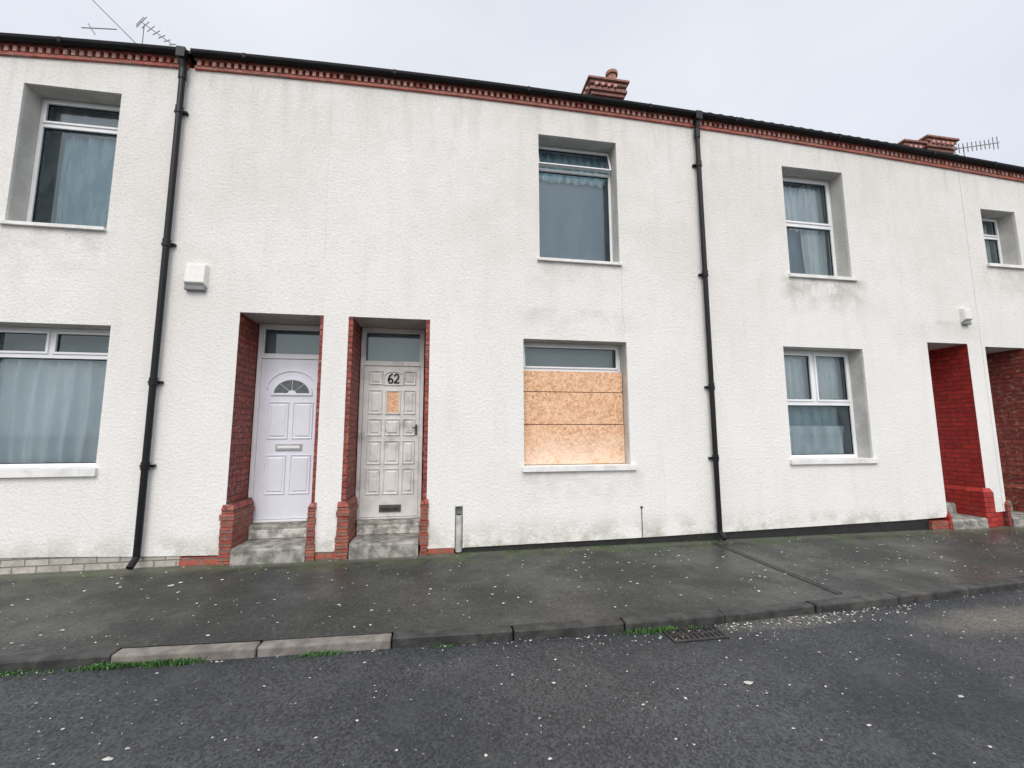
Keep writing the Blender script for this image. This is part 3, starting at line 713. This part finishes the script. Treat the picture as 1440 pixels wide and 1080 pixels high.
for i in range(120):
    x=random.uniform(-3,7); y=kerb(x)-KW-abs(random.gauss(0,.02))-.008; flake(x,y,ROADZ,random.choice([.003,.005,.008]))
for (x,y,r) in ((1.60,2.13,.03),(.6,2.3,.014),(.45,1.8,.012),(1.9,1.75,.012),(-1.3,2.1,.025),(2.55,1.85,.02)): flake(x,y,ROADZ,r)
for (x,y,r) in ((-2.18,4.05,.03),(-2.14,4.12,.02)): flake(x,y,-1.244,r)
b.obj("litter")
M_W1=simple("weed_green",(.09,.24,.05),.6,30,.4); M_W2=simple("weed_dark_green",(.045,.12,.03),.6,30,.4)
b=B()
def tuft(x,y,z,h,n=16,sp=.035):
    for i in range(n):
        a=random.random()*6.283; l=h*random.uniform(.4,1.1); px=x+random.gauss(0,sp); py=y+random.gauss(0,.010); bend=random.uniform(.2,.9)*l
        dx,dy=math.cos(a),math.sin(a)*.6; w=.0035
        p0=(px-dy*w,py+dx*w,z);p1=(px+dy*w,py-dx*w,z);p2=(px+dx*bend*.4+dy*w,py+dy*bend*.4-dx*w,z+l*.6);p3=(px+dx*bend*.4-dy*w,py+dy*bend*.4+dx*w,z+l*.6);p4=(px+dx*bend,py+dy*bend,z+l*.8)
        b.add([p0,p1,p2,p3,p4],[(0,1,2,3),(3,2,4)],random.choice([M_W1,M_W2]))
def line(xa,xb,n,h):
    for i in range(n):
        x=random.uniform(xa,xb); tuft(x,kerb(x)-KW-.016-abs(random.gauss(0,.012)),ROADZ,h*random.uniform(.5,1.2))
line(-1.93,-1.38,44,.036); line(-.82,-.55,12,.03); line(-.1,.1,4,.025); line(1.2,1.5,20,.036); line(1.5,1.75,5,.02); line(-2.6,-2.0,9,.02)
for i in range(50):
    x=random.uniform(.3,3.4); tuft(x,D-.01,-1.246,.02,6,.02)
for x in (-2.0,-1.2,-.95,-.1,3.1): tuft(x,D-.05,-1.246,.03,8,.02)
b.obj("weeds")

# ============================================================ LIGHT
wd=bpy.data.worlds.new("World"); SC.world=wd; wd.use_nodes=True
nt=wd.node_tree; n=nt.nodes; l=nt.links; n.clear()
out=n.new('ShaderNodeOutputWorld'); SUN_EL=math.radians(48); AZ=math.radians(190)
sky=n.new('ShaderNodeTexSky'); sky.sky_type='NISHITA'; sky.sun_disc=False; sky.sun_elevation=SUN_EL; sky.sun_rotation=AZ; sky.air_density=1; sky.dust_density=4
bg1=n.new('ShaderNodeBackground'); l.new(sky.outputs[0],bg1.inputs[0]); bg1.inputs[1].default_value=.05
tc=n.new('ShaderNodeTexCoord')
mp=n.new('ShaderNodeMapping'); mp.inputs['Scale'].default_value=(1,1,2.2); l.new(tc.outputs['Generated'],mp.inputs[0])
ns=n.new('ShaderNodeTexNoise'); ns.inputs['Scale'].default_value=1.3; ns.inputs['Detail'].default_value=4; ns.inputs['Roughness'].default_value=.45; l.new(mp.outputs[0],ns.inputs['Vector'])
mr=n.new('ShaderNodeMapRange'); mr.inputs['From Min'].default_value=.35; mr.inputs['From Max'].default_value=.68; l.new(ns.outputs['Fac'],mr.inputs['Value'])
mxx=n.new('ShaderNodeMixRGB'); mxx.inputs[1].default_value=(.72,.735,.785,1); mxx.inputs[2].default_value=(.88,.885,.90,1); l.new(mr.outputs[0],mxx.inputs[0])
dt=n.new('ShaderNodeVectorMath'); dt.operation='DOT_PRODUCT'; l.new(tc.outputs['Generated'],dt.inputs[0]); dt.inputs[1].default_value=Vector((-.1,-.5,.86)).normalized()
m2=n.new('ShaderNodeMapRange'); m2.interpolation_type='SMOOTHSTEP'; m2.inputs['From Min'].default_value=.3; m2.inputs['From Max'].default_value=1.; m2.inputs['To Min'].default_value=.93; m2.inputs['To Max'].default_value=1.65; l.new(dt.outputs['Value'],m2.inputs['Value'])
bg2=n.new('ShaderNodeBackground'); l.new(mxx.outputs[0],bg2.inputs[0]); l.new(m2.outputs[0],bg2.inputs[1])
ad=n.new('ShaderNodeAddShader'); l.new(bg1.outputs[0],ad.inputs[0]); l.new(bg2.outputs[0],ad.inputs[1]); l.new(ad.outputs[0],out.inputs[0])
sl=bpy.data.lights.new("sun",'SUN'); sl.energy=1.3; sl.angle=math.radians(30); sl.color=(1,.965,.92)
so=bpy.data.objects.new("sun",sl); col.objects.link(so)
dirv=Vector((.12,.66,-.74)); so.rotation_euler=dirv.to_track_quat('-Z','Y').to_euler(); so.location=(0,-5,12)

# ============================================================ CAMERA
yaw,pit,rol=[math.radians(a) for a in (9.478,6.601,-.169)]
def R(v):
    x,y,z=v
    c,s=math.cos(rol),math.sin(rol); x,z=c*x-s*z,s*x+c*z
    c,s=math.cos(pit),math.sin(pit); y,z=c*y-s*z,s*y+c*z
    c,s=math.cos(yaw),math.sin(yaw); x,y=c*x+s*y,-s*x+c*y
    return Vector((x,y,z))
r,u,f=R((1,0,0)),R((0,0,1)),R((0,1,0))
cam=bpy.data.objects.new("camera",bpy.data.cameras.new("camera")); col.objects.link(cam)
cam.matrix_world=Matrix(((r.x,u.x,-f.x,0),(r.y,u.y,-f.y,0),(r.z,u.z,-f.z,H*S),(0,0,0,1)))
cam.data.sensor_width=36; cam.data.lens=592.9/1440*36; cam.data.clip_start=.05; cam.data.clip_end=2000
SC.camera=cam
SC.view_settings.view_transform='Standard'; SC.view_settings.look='None'; SC.view_settings.exposure=0
